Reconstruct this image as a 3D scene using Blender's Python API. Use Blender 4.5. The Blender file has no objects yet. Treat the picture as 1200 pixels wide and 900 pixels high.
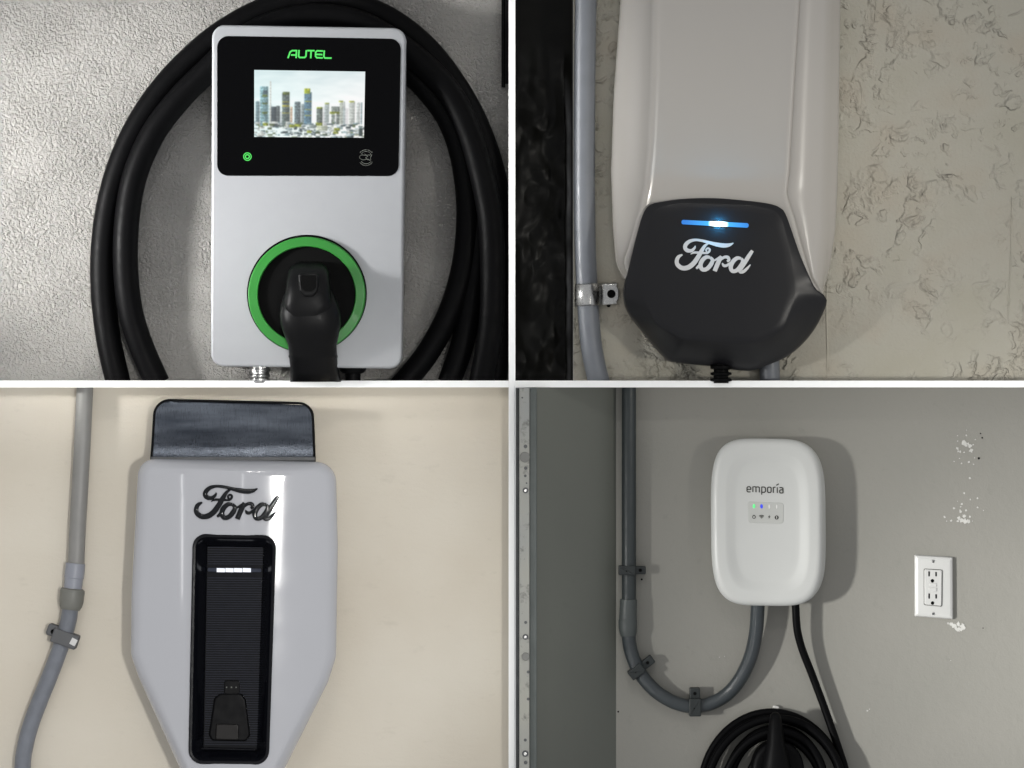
import bpy, bmesh, math, random
from mathutils import Vector, noise

# ------------------------------------------------------------------ scale, camera, world, lamps
S = 0.0012            # metres per photograph pixel on the wall plane
D = 6000.0            # camera distance from the wall, in those pixels
scene = bpy.context.scene
C = scene.collection

def lin0(r, g, b):
    f = lambda c: (c / 255 / 12.92) if c / 255 <= 0.04045 else ((c / 255 + 0.055) / 1.055) ** 2.4
    return (f(r), f(g), f(b), 1.0)
def lin(r, g, b):     # paint colours, read under the room's light level
    return tuple(c * 0.86 for c in lin0(r, g, b)[:3]) + (1.0,)

def at(x, y, z):      # raw place: pixel offsets on the wall, z out of the wall
    return Vector(((x - 600) * S, -z * S, (450 - y) * S))

cam_data = bpy.data.cameras.new('camera')
cam = bpy.data.objects.new('camera', cam_data)
C.objects.link(cam)
cam.location = (0, -D * S, 0)
cam.rotation_euler = (math.radians(90), 0, 0)
cam_data.sensor_width = 36.0
cam_data.lens = 36.0 * D / 1200.0
cam_data.clip_start = 0.1
cam_data.clip_end = 100.0
scene.camera = cam

world = bpy.data.worlds.new('World')
scene.world = world
world.use_nodes = True
bg = world.node_tree.nodes['Background']
bg.inputs[0].default_value = (0.97, 0.98, 1.0, 1)
bg.inputs[1].default_value = 0.58

scene.view_settings.view_transform = 'Standard'
scene.view_settings.look = 'None'
scene.view_settings.exposure = 0.0
scene.view_settings.gamma = 1.0
scene.view_settings.use_curve_mapping = False
scene.cycles.use_denoising = True
scene.cycles.max_bounces = 6

def aim(o, target):
    o.rotation_euler = (target - o.location).to_track_quat('-Z', 'Y').to_euler()

def spot_lamp(name, pos, target, radius, irr, col=(1, 1, 1), soft=100, blend=0.5):
    """spot with a footprint of `radius` pixels (across the beam) giving irradiance `irr` there"""
    d = bpy.data.lights.new(name, 'SPOT')
    o = bpy.data.objects.new(name, d); C.objects.link(o)
    o.location = at(*pos); t = at(*target); aim(o, t)
    dist = (t - o.location).length
    d.spot_size = 2 * math.atan(radius * S / dist)
    d.spot_blend = blend
    d.shadow_soft_size = soft * S
    d.energy = irr * 4 * math.pi * math.pi * dist * dist
    d.color = col
    return o

def area_lamp(name, pos, target, sx, sy, power, col=(1, 1, 1), spread=180):
    d = bpy.data.lights.new(name, 'AREA')
    o = bpy.data.objects.new(name, d); C.objects.link(o)
    d.shape = 'RECTANGLE'; d.size = sx * S; d.size_y = sy * S
    d.energy = power; d.color = col; d.spread = math.radians(spread)
    o.location = at(*pos); aim(o, at(*target))
    return o

# one key per bay
spot_lamp('stucco_key', (-800, 260, 600), (140, 190, 0), 280, 3.8, (1.0, 0.99, 0.975), soft=110, blend=0.45)  # spot added just out of view on the left to light this bay
spot_lamp('knockdown_key', (4300, 850, 4600), (900, 215, 0), 345, 0.36, (1.0, 0.96, 0.88), soft=220, blend=0.5)
spot_lamp('plaster_key', (1480, 640, 5600), (250, 700, 0), 420, 0.36, (1.0, 0.985, 0.95), soft=125, blend=0.3)
spot_lamp('garage_key', (-2700, 900, 3300), (1370, 770, 0), 310, 3.9, (1.0, 0.99, 0.96), soft=300, blend=1.0)
area_lamp('ceiling_tube', (330, -2700, 4200), (273, 560, 0), 1500, 130, 0.75, (1.0, 0.97, 0.92), 20)
area_lamp('window_slit', (-1790, 790, 5600), (213, 620, 0), 55, 300, 1.0)
area_lamp('streak_strip', (345, 700, 6600), (286, 570, 0), 45, 125, 0.35)  # thin strip lamp added to put a streak on the glossy housing

# ------------------------------------------------------------------ helpers
ZR = [0.0]
def pt(x, y, z):
    k = 1 - ZR[0] / D
    return Vector(((x - 600) * k * S, -z * S, (450 - y) * k * S))

def orient(poly):
    a = sum(poly[i][0] * poly[(i + 1) % len(poly)][1] - poly[(i + 1) % len(poly)][0] * poly[i][1] for i in range(len(poly)))
    return list(poly) if a > 0 else list(poly)[::-1]

def rounded(corners, r, n=7):
    c = orient(corners); m = len(c); out = []
    rs = r if isinstance(r, (list, tuple)) else [r] * m
    for i in range(m):
        p = Vector(c[i]); a = (Vector(c[i - 1]) - p).normalized(); b = (Vector(c[(i + 1) % m]) - p).normalized()
        half = math.acos(max(-1, min(1, a.dot(b)))) / 2
        rr = rs[i]
        if rr < 1e-4: out.append((p.x, p.y)); continue
        t = rr / math.tan(half)
        cen = p + (a + b).normalized() * (rr / math.sin(half))
        p0 = p + a * t - cen; p1 = p + b * t - cen
        ang0 = math.atan2(p0.y, p0.x); da = math.atan2(p1.y, p1.x) - ang0
        while da > math.pi: da -= 2 * math.pi
        while da < -math.pi: da += 2 * math.pi
        for k in range(n + 1):
            q = ang0 + da * k / n
            out.append((cen.x + rr * math.cos(q), cen.y + rr * math.sin(q)))
    return out

def inset(poly, d):
    n = len(poly); out = []
    for i in range(n):
        p = Vector(poly[i]); a = p - Vector(poly[i - 1]); b = Vector(poly[(i + 1) % n]) - p
        if a.length < 1e-6: a = b
        if b.length < 1e-6: b = a
        a.normalize(); b.normalize()
        na = Vector((-a.y, a.x)); nb = Vector((-b.y, b.x)); m = na + nb
        m = m.normalized() if m.length > 1e-6 else na
        k = d / max(0.35, m.dot(na))
        out.append((p.x + m.x * k, p.y + m.y * k))
    return out

def ray_sample(poly, c, angles):
    out = []
    n = len(poly)
    for t in angles:
        dx, dy = math.cos(t), math.sin(t); best = 0
        for i in range(n):
            x1, y1 = poly[i][0] - c[0], poly[i][1] - c[1]; x2, y2 = poly[(i + 1) % n][0] - c[0], poly[(i + 1) % n][1] - c[1]
            ex, ey = x2 - x1, y2 - y1
            den = dx * ey - dy * ex
            if abs(den) < 1e-9: continue
            s = (x1 * ey - y1 * ex) / den; u = (x1 * dy - y1 * dx) / den
            if s > 0 and -1e-6 <= u <= 1 + 1e-6: best = max(best, s)
        out.append((c[0] + dx * best, c[1] + dy * best))
    return out

def angles_of(polys, c, extra=40):
    a = [math.atan2(p[1] - c[1], p[0] - c[0]) for q in polys for p in q] + [-math.pi + 2 * math.pi * i / extra for i in range(extra)]
    a.sort(); out = [a[0]]
    for t in a[1:]:
        if t - out[-1] > 0.004: out.append(t)
    return out

def catmull(pts, per=8):
    out = []; n = len(pts); m = len(pts[0])
    for i in range(n - 1):
        p0, p1, p2, p3 = pts[max(i - 1, 0)], pts[i], pts[i + 1], pts[min(i + 2, n - 1)]
        for k in range(per):
            t = k / per
            out.append(tuple(0.5 * (2 * p1[j] + (p2[j] - p0[j]) * t + (2 * p0[j] - 5 * p1[j] + 4 * p2[j] - p3[j]) * t * t + (3 * p1[j] - p0[j] - 3 * p2[j] + p3[j]) * t ** 3) for j in range(m)))
    out.append(tuple(pts[-1])); return out

class MB:
    def __init__(self): self.v = []; self.f = []; self.col = None
    def ring(self, pts):
        i = len(self.v); self.v += [pt(*p) for p in pts]; return list(range(i, i + len(pts)))
    def bridge(self, a, b, closed=True):
        n = len(a)
        for i in range(n if closed else n - 1):
            j = (i + 1) % n; self.f.append((a[i], a[j], b[j], b[i]))
    def cap(self, a): self.f.append(tuple(a))
    def rings(self, rs, cap0=True, cap1=True):
        ids = [self.ring(r) for r in rs]
        for a, b in zip(ids, ids[1:]): self.bridge(a, b)
        if cap0: self.cap(ids[0])
        if cap1: self.cap(ids[-1])
        return ids
    def prism(self, poly, z0, z1, bevel=0, steps=3, both=False):
        poly = orient(poly); rs = []
        if both and bevel:
            for k in range(steps + 1):
                q = math.pi / 2 * (1 - k / steps)
                rs.append([(x, y, z0 + bevel * (1 - math.cos(math.pi / 2 - q))) for x, y in inset(poly, bevel * (1 - math.cos(q)))][:])
        else: rs.append([(x, y, z0) for x, y in poly])
        if bevel:
            for k in range(steps + 1):
                q = math.pi / 2 * k / steps
                rs.append([(x, y, z1 - bevel + bevel * math.sin(q)) for x, y in inset(poly, bevel * (1 - math.cos(q)))])
            rs.append([(x, y, z1) for x, y in inset(poly, bevel * 1.25)])
        else: rs.append([(x, y, z1) for x, y in poly])
        self.rings(rs); return self
    def box(self, x0, x1, y0, y1, z0, z1, bevel=0):
        return self.prism([(x0, y0), (x1, y0), (x1, y1), (x0, y1)], z0, z1, bevel, 2)
    def obox(self, cx, cy, w, h, deg, z0, z1, r=0, bevel=0):
        c, s = math.cos(math.radians(deg)), math.sin(math.radians(deg))
        q = [(cx + c * x - s * y, cy + s * x + c * y) for x, y in ((-w / 2, -h / 2), (w / 2, -h / 2), (w / 2, h / 2), (-w / 2, h / 2))]
        return self.prism(rounded(q, r, 4) if r else q, z0, z1, bevel, 2)
    def disc(self, cx, cy, r, z0, z1, n=24, bevel=0, ry=None):
        ry = ry or r
        return self.prism([(cx + r * math.cos(2 * math.pi * i / n), cy + ry * math.sin(2 * math.pi * i / n)) for i in range(n)], z0, z1, bevel, 2)
    def annulus(self, cx, cy, prof, n=64, sy=1.0):
        ids = []
        for r, z in prof:
            ids.append(self.ring([(cx + r * math.cos(2 * math.pi * i / n), cy + sy * r * math.sin(2 * math.pi * i / n), z) for i in range(n)]))
        for a, b in zip(ids, ids[1:]): self.bridge(a, b)
        self.bridge(ids[-1], ids[0]); return self
    def tube(self, path, r, n=14, per=8, caps=True, ymax=None):
        P = catmull(path, per) if per else path
        pos = [Vector(p[:3]) for p in P]; rad = [(p[3] if len(p) > 3 else r) for p in P]
        up = None; rs = []
        for i, p in enumerate(pos):
            t = (pos[min(i + 1, len(pos) - 1)] - pos[max(i - 1, 0)]).normalized()
            if up is None:
                up = Vector((0, 0, 1)) if abs(t.z) < 0.9 else Vector((1, 0, 0))
            up = (up - t * up.dot(t)).normalized(); sd = t.cross(up)
            rs.append([tuple(p + (up * math.cos(2 * math.pi * k / n) + sd * math.sin(2 * math.pi * k / n)) * rad[i]) for k in range(n)])
        if ymax is not None: rs = [[(x, min(y, ymax - 0.02 * i), z) for x, y, z in r_] for i, r_ in enumerate(rs)]
        self.rings(rs, caps, caps); return self
    def ribbon(self, pts, z0, z1, smooth=True, per=8, dome=0.0, closed=False, zfun=None):
        P = catmull(pts, per) if smooth else list(pts)
        n = len(P); L = []; R = []
        for i in range(n):
            if closed: a, b = P[(i - 1) % n], P[(i + 1) % n]
            else: a, b = P[max(i - 1, 0)], P[min(i + 1, n - 1)]
            p = P[i]; w = p[2] / 2
            if smooth:
                t = Vector((b[0] - a[0], b[1] - a[1])); t = t.normalized() if t.length > 1e-6 else Vector((1, 0)); m = Vector((-t.y, t.x)) * w
            else:
                t1 = Vector((p[0] - a[0], p[1] - a[1])); t2 = Vector((b[0] - p[0], b[1] - p[1]))
                if t1.length < 1e-6: t1 = t2
                if t2.length < 1e-6: t2 = t1
                t1.normalize(); t2.normalize(); n1 = Vector((-t1.y, t1.x)); mm = (n1 + Vector((-t2.y, t2.x))).normalized()
                m = mm * (w / max(0.5, mm.dot(n1)))
            L.append((p[0] + m.x, p[1] + m.y)); R.append((p[0] - m.x, p[1] - m.y))
        zf = zfun or (lambda x, y: 0.0)
        rs = []
        for l, r in zip(L, R):
            sec = [(l[0], l[1], z0), (l[0], l[1], z1)]
            if dome:
                for k in (0.2, 0.5, 0.8):
                    sec.append((l[0] + (r[0] - l[0]) * k, l[1] + (r[1] - l[1]) * k, z1 + dome * (1 - (2 * k - 1) ** 2)))
            sec += [(r[0], r[1], z1), (r[0], r[1], z0)]
            rs.append([(x, y, z + zf(x, y)) for x, y, z in sec])
        ids = [self.ring(q) for q in rs]
        for a, b in zip(ids, ids[1:]): self.bridge(a, b)
        if closed: self.bridge(ids[-1], ids[0])
        else: self.cap(ids[0]); self.cap(ids[-1])
        return self
    def build(self, name, mat, parent=None, smooth=35, origin=None):
        me = bpy.data.meshes.new(name)
        base = parent.matrix_world.translation if parent else (origin or Vector((0, 0, 0)))
        if parent: base = WORLD[parent.name]
        me.from_pydata([v - base for v in self.v], [], self.f)
        bm = bmesh.new(); bm.from_mesh(me)
        bmesh.ops.recalc_face_normals(bm, faces=bm.faces)
        bm.to_mesh(me); bm.free()
        if smooth:
            me.shade_smooth(); me.set_sharp_from_angle(angle=math.radians(smooth))
        o = bpy.data.objects.new(name, me); C.objects.link(o)
        me.materials.append(mat)
        if parent: o.parent = parent; WORLD[o.name] = base
        else: o.location = base; WORLD[o.name] = Vector(base)
        return o

WORLD = {}
def tag(o, label=None, cat=None, group=None, kind=None):
    if label: o['label'] = label
    if cat: o['category'] = cat
    if group: o['group'] = group
    if kind: o['kind'] = kind
    return o
def thing(name, pos, label, cat, group=None):
    o = bpy.data.objects.new(name, None); C.objects.link(o)
    o.empty_display_size = 0.02
    p = pt(*pos); o.location = p; WORLD[o.name] = p
    return tag(o, label, cat, group)

# ------------------------------------------------------------------ materials
def nodes_of(name):
    m = bpy.data.materials.new(name); m.use_nodes = True
    nt = m.node_tree; return m, nt, nt.nodes['Principled BSDF']
def nd(nt, kind, **kw):
    n = nt.nodes.new(kind)
    for k, v in kw.items():
        if k.startswith('i_'): n.inputs[k[2:].replace('_', ' ')].default_value = v
        else: setattr(n, k, v)
    return n
def ramp(nt, fac, stops):
    r = nd(nt, 'ShaderNodeValToRGB')
    while len(r.color_ramp.elements) < len(stops): r.color_ramp.elements.new(0.5)
    for e, (p, c) in zip(r.color_ramp.elements, stops): e.position = p; e.color = c if len(c) == 4 else (*c, 1)
    nt.links.new(fac, r.inputs[0]); return r.outputs[0]
def mixc(nt, fac, a, b, mode='MIX'):
    m = nd(nt, 'ShaderNodeMix', data_type='RGBA', blend_type=mode)
    for sock, val in ((0, fac), (6, a), (7, b)):
        if hasattr(val, 'node'): nt.links.new(val, m.inputs[sock])
        else: m.inputs[sock].default_value = val
    return m.outputs[2]
def mathn(nt, op, a, b=None, c=None):
    m = nd(nt, 'ShaderNodeMath', operation=op)
    for i, v in enumerate((a, b, c)):
        if v is None: continue
        if hasattr(v, 'node'): nt.links.new(v, m.inputs[i])
        else: m.inputs[i].default_value = v
    return m.outputs[0]
def bump(nt, height, strength, dist, normal=None):
    b = nd(nt, 'ShaderNodeBump'); b.inputs['Strength'].default_value = strength; b.inputs['Distance'].default_value = dist
    nt.links.new(height, b.inputs['Height'])
    if normal is not None: nt.links.new(normal, b.inputs['Normal'])
    return b.outputs[0]
def noise_t(nt, co, scale, detail=3, rough=0.5, dist=0.0):
    n = nd(nt, 'ShaderNodeTexNoise'); n.inputs['Scale'].default_value = scale; n.inputs['Detail'].default_value = detail
    n.inputs['Roughness'].default_value = rough; n.inputs['Distortion'].default_value = dist
    nt.links.new(co, n.inputs['Vector']); return n.outputs['Fac']
def coord(nt, stretch=None):
    t = nd(nt, 'ShaderNodeTexCoord').outputs['Object']
    if stretch:
        m = nd(nt, 'ShaderNodeMapping'); m.inputs['Scale'].default_value = stretch
        nt.links.new(t, m.inputs['Vector']); return m.outputs[0]
    return t

def plain(name, col, rough=0.5, spec=0.5, metal=0.0, var=0.06, vscale=40, bmp=0.0, bscale=900, coat=0.0, stretch=None, rvar=0.08):
    m, nt, p = nodes_of(name); co = coord(nt, stretch)
    n = noise_t(nt, co, vscale, 4)
    lo = tuple(c * (1 - var) for c in col[:3]) + (1,); hi = tuple(min(1, c * (1 + var)) for c in col[:3]) + (1,)
    nt.links.new(ramp(nt, n, [(0.3, lo), (0.7, hi)]), p.inputs['Base Color'])
    nt.links.new(ramp(nt, noise_t(nt, co, vscale * 2.3, 3), [(0.3, (max(0.02, rough - rvar),) * 3), (0.7, (min(1, rough + rvar),) * 3)]), p.inputs['Roughness'])
    p.inputs['Specular IOR Level'].default_value = spec; p.inputs['Metallic'].default_value = metal
    p.inputs['Coat Weight'].default_value = coat; p.inputs['Coat Roughness'].default_value = 0.04
    if bmp: nt.links.new(bump(nt, noise_t(nt, co, bscale, 2), bmp, 0.0006), p.inputs['Normal'])
    return m
def glow(name, col, strength):
    m, nt, p = nodes_of(name)
    p.inputs['Base Color'].default_value = (0.02, 0.02, 0.02, 1)
    p.inputs['Emission Color'].default_value = col; p.inputs['Emission Strength'].default_value = strength
    return m

def wall_stucco():
    m, nt, p = nodes_of('stucco'); co = coord(nt)
    a = noise_t(nt, co, 235, 3, 0.55, 0.5); b = noise_t(nt, co, 520, 3, 0.6); c = noise_t(nt, co, 9, 3)
    base = ramp(nt, c, [(0.3, lin(150, 148, 144)), (0.7, lin(158, 156, 152))])
    pits = ramp(nt, noise_t(nt, co, 95, 2, 0.5), [(0.70, (0, 0, 0)), (0.78, (1, 1, 1))])
    scuff = ramp(nt, noise_t(nt, co, 33, 6, 0.75), [(0.70, (0, 0, 0)), (0.74, (1, 1, 1))])
    col = mixc(nt, mathn(nt, 'MULTIPLY', pits, 0.12), base, lin(90, 87, 82))
    col = mixc(nt, mathn(nt, 'MULTIPLY', scuff, 0.65), col, lin(50, 47, 43))
    nt.links.new(col, p.inputs['Base Color'])
    h = mathn(nt, 'ADD', ramp(nt, a, [(0.35, (0, 0, 0)), (0.62, (1, 1, 1))]), mathn(nt, 'MULTIPLY', b, 0.7))
    h = mathn(nt, 'MULTIPLY', h, ramp(nt, noise_t(nt, co, 16, 3), [(0.3, (0.45,) * 3), (0.65, (1.2,) * 3)]))
    nt.links.new(bump(nt, h, 1.0, 0.0025), p.inputs['Normal'])
    p.inputs['Roughness'].default_value = 0.95; p.inputs['Specular IOR Level'].default_value = 0.1
    return m
def wall_knockdown():
    m, nt, p = nodes_of('knockdown_plaster'); co = coord(nt)
    n1 = noise_t(nt, co, 25, 3, 0.5, 0.7); n2 = noise_t(nt, co, 60, 3, 0.5, 0.4); n3 = noise_t(nt, co, 12, 2)
    plate = ramp(nt, n1, [(0.49, (0, 0, 0)), (0.555, (1, 1, 1))])
    chips = ramp(nt, n2, [(0.55, (0, 0, 0)), (0.63, (1, 1, 1))])
    line1 = ramp(nt, n1, [(0.495, (0, 0, 0)), (0.512, (1, 1, 1)), (0.53, (0, 0, 0))])
    line2 = ramp(nt, n2, [(0.565, (0, 0, 0)), (0.585, (1, 1, 1)), (0.605, (0, 0, 0))])
    area = ramp(nt, noise_t(nt, co, 6.5, 2), [(0.40, (0.08,) * 3), (0.56, (1, 1, 1))])
    mask = mathn(nt, 'MULTIPLY', ramp(nt, noise_t(nt, co, 48, 3), [(0.44, (0, 0, 0)), (0.60, (1, 1, 1))]), area)
    mask2 = mathn(nt, 'MULTIPLY', ramp(nt, noise_t(nt, co, 27, 3), [(0.42, (0, 0, 0)), (0.60, (1, 1, 1))]), area)
    base = ramp(nt, n3, [(0.3, lin(176, 172, 157)), (0.52, lin(180, 176, 163)), (0.72, lin(179, 172, 157))])
    edge_shade = mathn(nt, 'ADD', mathn(nt, 'MULTIPLY', line1, mask), mathn(nt, 'MULTIPLY', line2, mask2))  # dark lines along plate edges, painting the shaded side of the relief
    col = mixc(nt, mathn(nt, 'MULTIPLY', edge_shade, 0.22), base, lin(92, 88, 78))
    nt.links.new(col, p.inputs['Base Color'])
    h = mathn(nt, 'ADD', mathn(nt, 'MULTIPLY', plate, mask), mathn(nt, 'MULTIPLY', mathn(nt, 'MULTIPLY', chips, mask2), 0.7))
    h = mathn(nt, 'ADD', h, mathn(nt, 'MULTIPLY', noise_t(nt, co, 260, 3), 0.25))
    nt.links.new(bump(nt, h, 1.0, 0.0036), p.inputs['Normal'])
    p.inputs['Roughness'].default_value = 0.7; p.inputs['Specular IOR Level'].default_value = 0.3
    return m
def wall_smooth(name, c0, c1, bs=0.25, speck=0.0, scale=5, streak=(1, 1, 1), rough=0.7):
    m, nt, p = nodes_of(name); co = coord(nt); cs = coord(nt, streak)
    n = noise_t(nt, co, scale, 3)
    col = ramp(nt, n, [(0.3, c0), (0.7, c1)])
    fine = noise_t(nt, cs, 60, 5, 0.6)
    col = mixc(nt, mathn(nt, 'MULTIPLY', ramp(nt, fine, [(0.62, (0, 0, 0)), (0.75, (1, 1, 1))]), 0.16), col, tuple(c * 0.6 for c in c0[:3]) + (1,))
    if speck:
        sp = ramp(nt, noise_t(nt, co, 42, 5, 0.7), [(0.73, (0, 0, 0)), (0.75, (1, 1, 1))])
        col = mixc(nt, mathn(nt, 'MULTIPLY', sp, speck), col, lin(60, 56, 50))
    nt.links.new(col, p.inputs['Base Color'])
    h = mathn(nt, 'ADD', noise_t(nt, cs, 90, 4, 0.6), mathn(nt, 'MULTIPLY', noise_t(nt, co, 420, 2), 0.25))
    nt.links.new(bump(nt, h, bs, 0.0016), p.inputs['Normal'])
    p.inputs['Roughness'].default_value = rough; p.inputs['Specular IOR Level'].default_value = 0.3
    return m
def brushed():
    m, nt, p = nodes_of('brushed_metal'); co = coord(nt, (1, 1, 0.06)); c2 = coord(nt, (0.15, 1, 1)); c3 = coord(nt)
    st = noise_t(nt, co, 900, 3, 0.6); sm = noise_t(nt, c2, 55, 4, 0.6)
    nt.links.new(ramp(nt, sm, [(0.3, lin(46, 50, 57)), (0.7, lin(84, 89, 97))]), p.inputs['Base Color'])
    nt.links.new(ramp(nt, st, [(0.3, (0.25,) * 3), (0.7, (0.33,) * 3)]), p.inputs['Roughness'])
    p.inputs['Metallic'].default_value = 1.0
    nt.links.new(bump(nt, st, 0.03, 0.0004, bump(nt, noise_t(nt, coord(nt, (0.12, 1, 1)), 70, 3), 0.25, 0.0012)), p.inputs['Normal'])
    return m
def flex(name, col, scale=520):
    m, nt, p = nodes_of(name); co = coord(nt)
    w = nd(nt, 'ShaderNodeTexWave'); w.wave_type = 'BANDS'; w.bands_direction = 'Z'; w.inputs['Scale'].default_value = scale; nt.links.new(co, w.inputs['Vector'])
    nt.links.new(ramp(nt, noise_t(nt, co, 60, 3), [(0.3, tuple(c * 0.9 for c in col[:3])), (0.7, tuple(c * 1.1 for c in col[:3]))]), p.inputs['Base Color'])
    nt.links.new(bump(nt, w.outputs['Fac'], 0.25, 0.0008), p.inputs['Normal'])
    p.inputs['Roughness'].default_value = 0.32; p.inputs['Specular IOR Level'].default_value = 0.5
    return m
def worn_metal():
    m, nt, p = nodes_of('worn_painted_metal'); co = coord(nt)
    n = noise_t(nt, co, 60, 6, 0.7); k = noise_t(nt, co, 210, 4, 0.6); g = noise_t(nt, co, 7, 2)
    col = ramp(nt, g, [(0.35, lin(150, 152, 150)), (0.65, lin(166, 165, 155))])
    col = mixc(nt, ramp(nt, n, [(0.56, (0, 0, 0)), (0.68, (0.8,) * 3)]), col, lin(100, 100, 96))
    col = mixc(nt, ramp(nt, k, [(0.68, (0, 0, 0)), (0.74, (0.7,) * 3)]), col, lin(70, 66, 60))
    nt.links.new(col, p.inputs['Base Color']); p.inputs['Roughness'].default_value = 0.55
    nt.links.new(bump(nt, n, 0.3, 0.0008), p.inputs['Normal'])
    return m

M = {
 'stucco': wall_stucco(), 'knock': wall_knockdown(),
 'cream': wall_smooth('cream_plaster', lin(212, 203, 187), lin(221, 214, 200), 0.55, 0.5, streak=(0.45, 1, 1)),
 'greywall': wall_smooth('grey_painted_wall', lin(135, 134, 127), lin(141, 139, 132), 0.45, 0.25, rough=0.5),
 'returnwall': wall_smooth('shaded_grey_wall', lin(97, 99, 93), lin(103, 105, 98), 0.14, 0.2, rough=0.5),  # wall colour darkened to carry the shade on the return wall
 'divider': plain('white_divider_paint', (0.94, 0.95, 0.94, 1), 0.6, 0.3, var=0.01),
 'silver': plain('silver_white_housing', lin(161, 163, 166), 0.38, 0.4, var=0.015, bmp=0.02, bscale=1500),
 'glass_black': plain('black_glass', lin(3, 3, 4), 0.06, 0.08, var=0.05, rvar=0.02),
 'green_ring': plain('green_plastic', lin(38, 124, 42), 0.42, 0.4, var=0.04),
 'black_rubber': plain('black_rubber', lin(6, 6, 7), 0.5, 0.06, var=0.15),
 'black_plastic': plain('black_plastic', lin(7, 7, 8), 0.5, 0.08, var=0.1),
 'connector': plain('connector_plastic', lin(9, 9, 10), 0.42, 0.16, var=0.12, vscale=90),
 'satin_black': plain('satin_black_cover', lin(19, 19, 22), 0.38, 0.3, var=0.0, rvar=0.01),
 'gloss_white': plain('gloss_white_shell', lin(176, 172, 166), 0.22, 0.45, var=0.006, vscale=9, coat=0.15, rvar=0.015),
 'gloss_grey': plain('gloss_pale_grey_shell', lin(186, 187, 192), 0.08, 0.3, var=0.008, vscale=12, coat=0.3, rvar=0.02),
 'steel': plain('zinc_steel', lin(190, 190, 188), 0.3, 0.5, metal=1.0, var=0.1, vscale=120),
 'conduit': plain('grey_pvc', lin(116, 120, 126), 0.4, 0.4, var=0.05, bmp=0.05),
 'conduit_b': plain('grey_pvc_pipe', lin(140, 139, 136), 0.45, 0.4, var=0.04, bmp=0.05),
 'coupling': plain('grey_blue_coupling', lin(148, 151, 160), 0.42, 0.4, var=0.05),
 'nut': plain('olive_grey_nut', lin(118, 118, 112), 0.5, 0.4, var=0.06),
 'flex': flex('grey_flexible_conduit', lin(118, 122, 130)),
 'dflex': flex('dark_flexible_conduit', lin(48, 54, 57)),
 'dconduit': plain('dark_grey_pvc', lin(46, 52, 53), 0.45, 0.4, var=0.05),
 'dcoupling': plain('dark_grey_coupling', lin(70, 75, 74), 0.48, 0.4, var=0.05),
 'clamp': plain('charcoal_clamp', lin(88, 89, 91), 0.5, 0.4, var=0.08),
 'dclamp': plain('dark_clamp', lin(34, 39, 39), 0.5, 0.4, var=0.08),
 'brushed': brushed(), 'worn': worn_metal(),
 'recess_black': plain('gloss_black_recess', lin(11, 12, 17), 0.15, 0.22, var=0.02, rvar=0.02),
 'dock': plain('matte_black_dock', lin(7, 7, 9), 0.5, 0.12, var=0.05),
 'emblem': plain('gloss_black_emblem', lin(14, 17, 21), 0.12, 0.3, var=0.05),
 'white_print': plain('pale_grey_print', lin(215, 214, 212), 0.5, 0.3, var=0.02),
 'grey_print': plain('grey_print', lin(95, 98, 92), 0.5, 0.3, var=0.02),
 'dark_print': plain('dark_print', lin(62, 62, 58), 0.6, 0.3, var=0.02),
 'matte_white': plain('matte_white_cover', lin(191, 192, 189), 0.42, 0.4, var=0.012, vscale=20, bmp=0.02, bscale=1200),
 'window_grey': plain('pale_grey_indicator_window', lin(180, 181, 177), 0.4, 0.4, var=0.02),
 'outlet': plain('white_plate', lin(194, 194, 191), 0.35, 0.5, var=0.015),
 'plaster_chip': plain('bare_white_plaster', lin(196, 195, 190), 0.9, 0.2, var=0.08, vscale=200, bmp=0.3, bscale=500),
 'slot': plain('black_slot', (0.003, 0.003, 0.003, 1), 0.7, 0.06),
 'dark_panel': plain('dark_olive_panel', lin(22, 22, 18), 0.7, 0.3, var=0.15, vscale=12),
 'bag': plain('black_sheet_plastic', lin(12, 12, 10), 0.4, 0.1, var=0.35, vscale=30),
 'led_green': glow('green_letters', lin0(70, 235, 90), 1.0),
 'led_ring': glow('green_ring_light', lin0(60, 225, 80), 1.1),
 'led_white': glow('white_bar_light', (0.90, 0.93, 1, 1), 1.15),
 'led_g': glow('green_led', lin0(110, 245, 150), 1.0),
 'led_b': glow('blue_led', lin0(50, 70, 240), 1.0),
}

# ------------------------------------------------------------------ setting: four walls and the divider between them
ZR[0] = 0
def wall(name, x0, x1, y0, y1, mat, z0=-24, z1=0):
    return tag(MB().box(x0, x1, y0, y1, z0, z1).build(name, mat, None, 0, pt((x0 + x1) / 2, y1, z0)), kind='structure')
wall('stucco_wall', -400, 598.5, -350, 449, M['stucco'])
knock_wall = wall('knockdown_wall', 672, 1600, -350, 449, M['knock'])
wall('dark_recess', 598.5, 672, -350, 449, M['dark_panel'], -44, -34)
cream_wall = wall('cream_wall', -400, 598.5, 451, 1250, M['cream'])
grey_wall = wall('grey_wall', 722, 1600, 451, 1250, M['greywall'])
ZR[0] = 50
mb = MB()
mb.box(596, 604, -350, 1250, -30, 50, 0.4); mb.box(-400, 595.99, 446, 454, -30, 50, 0.4); mb.box(604.01, 1600, 446, 454, -30, 50, 0.4)
tag(mb.build('divider', M['divider'], None, 0), kind='structure')
ZR[0] = 0
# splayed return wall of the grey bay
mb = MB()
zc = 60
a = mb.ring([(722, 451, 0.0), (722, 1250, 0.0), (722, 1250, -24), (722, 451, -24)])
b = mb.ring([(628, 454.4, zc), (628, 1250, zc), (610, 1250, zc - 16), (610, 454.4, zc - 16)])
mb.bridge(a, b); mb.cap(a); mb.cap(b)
tag(mb.build('return_wall', M['returnwall'], None, 0), kind='structure')

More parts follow.
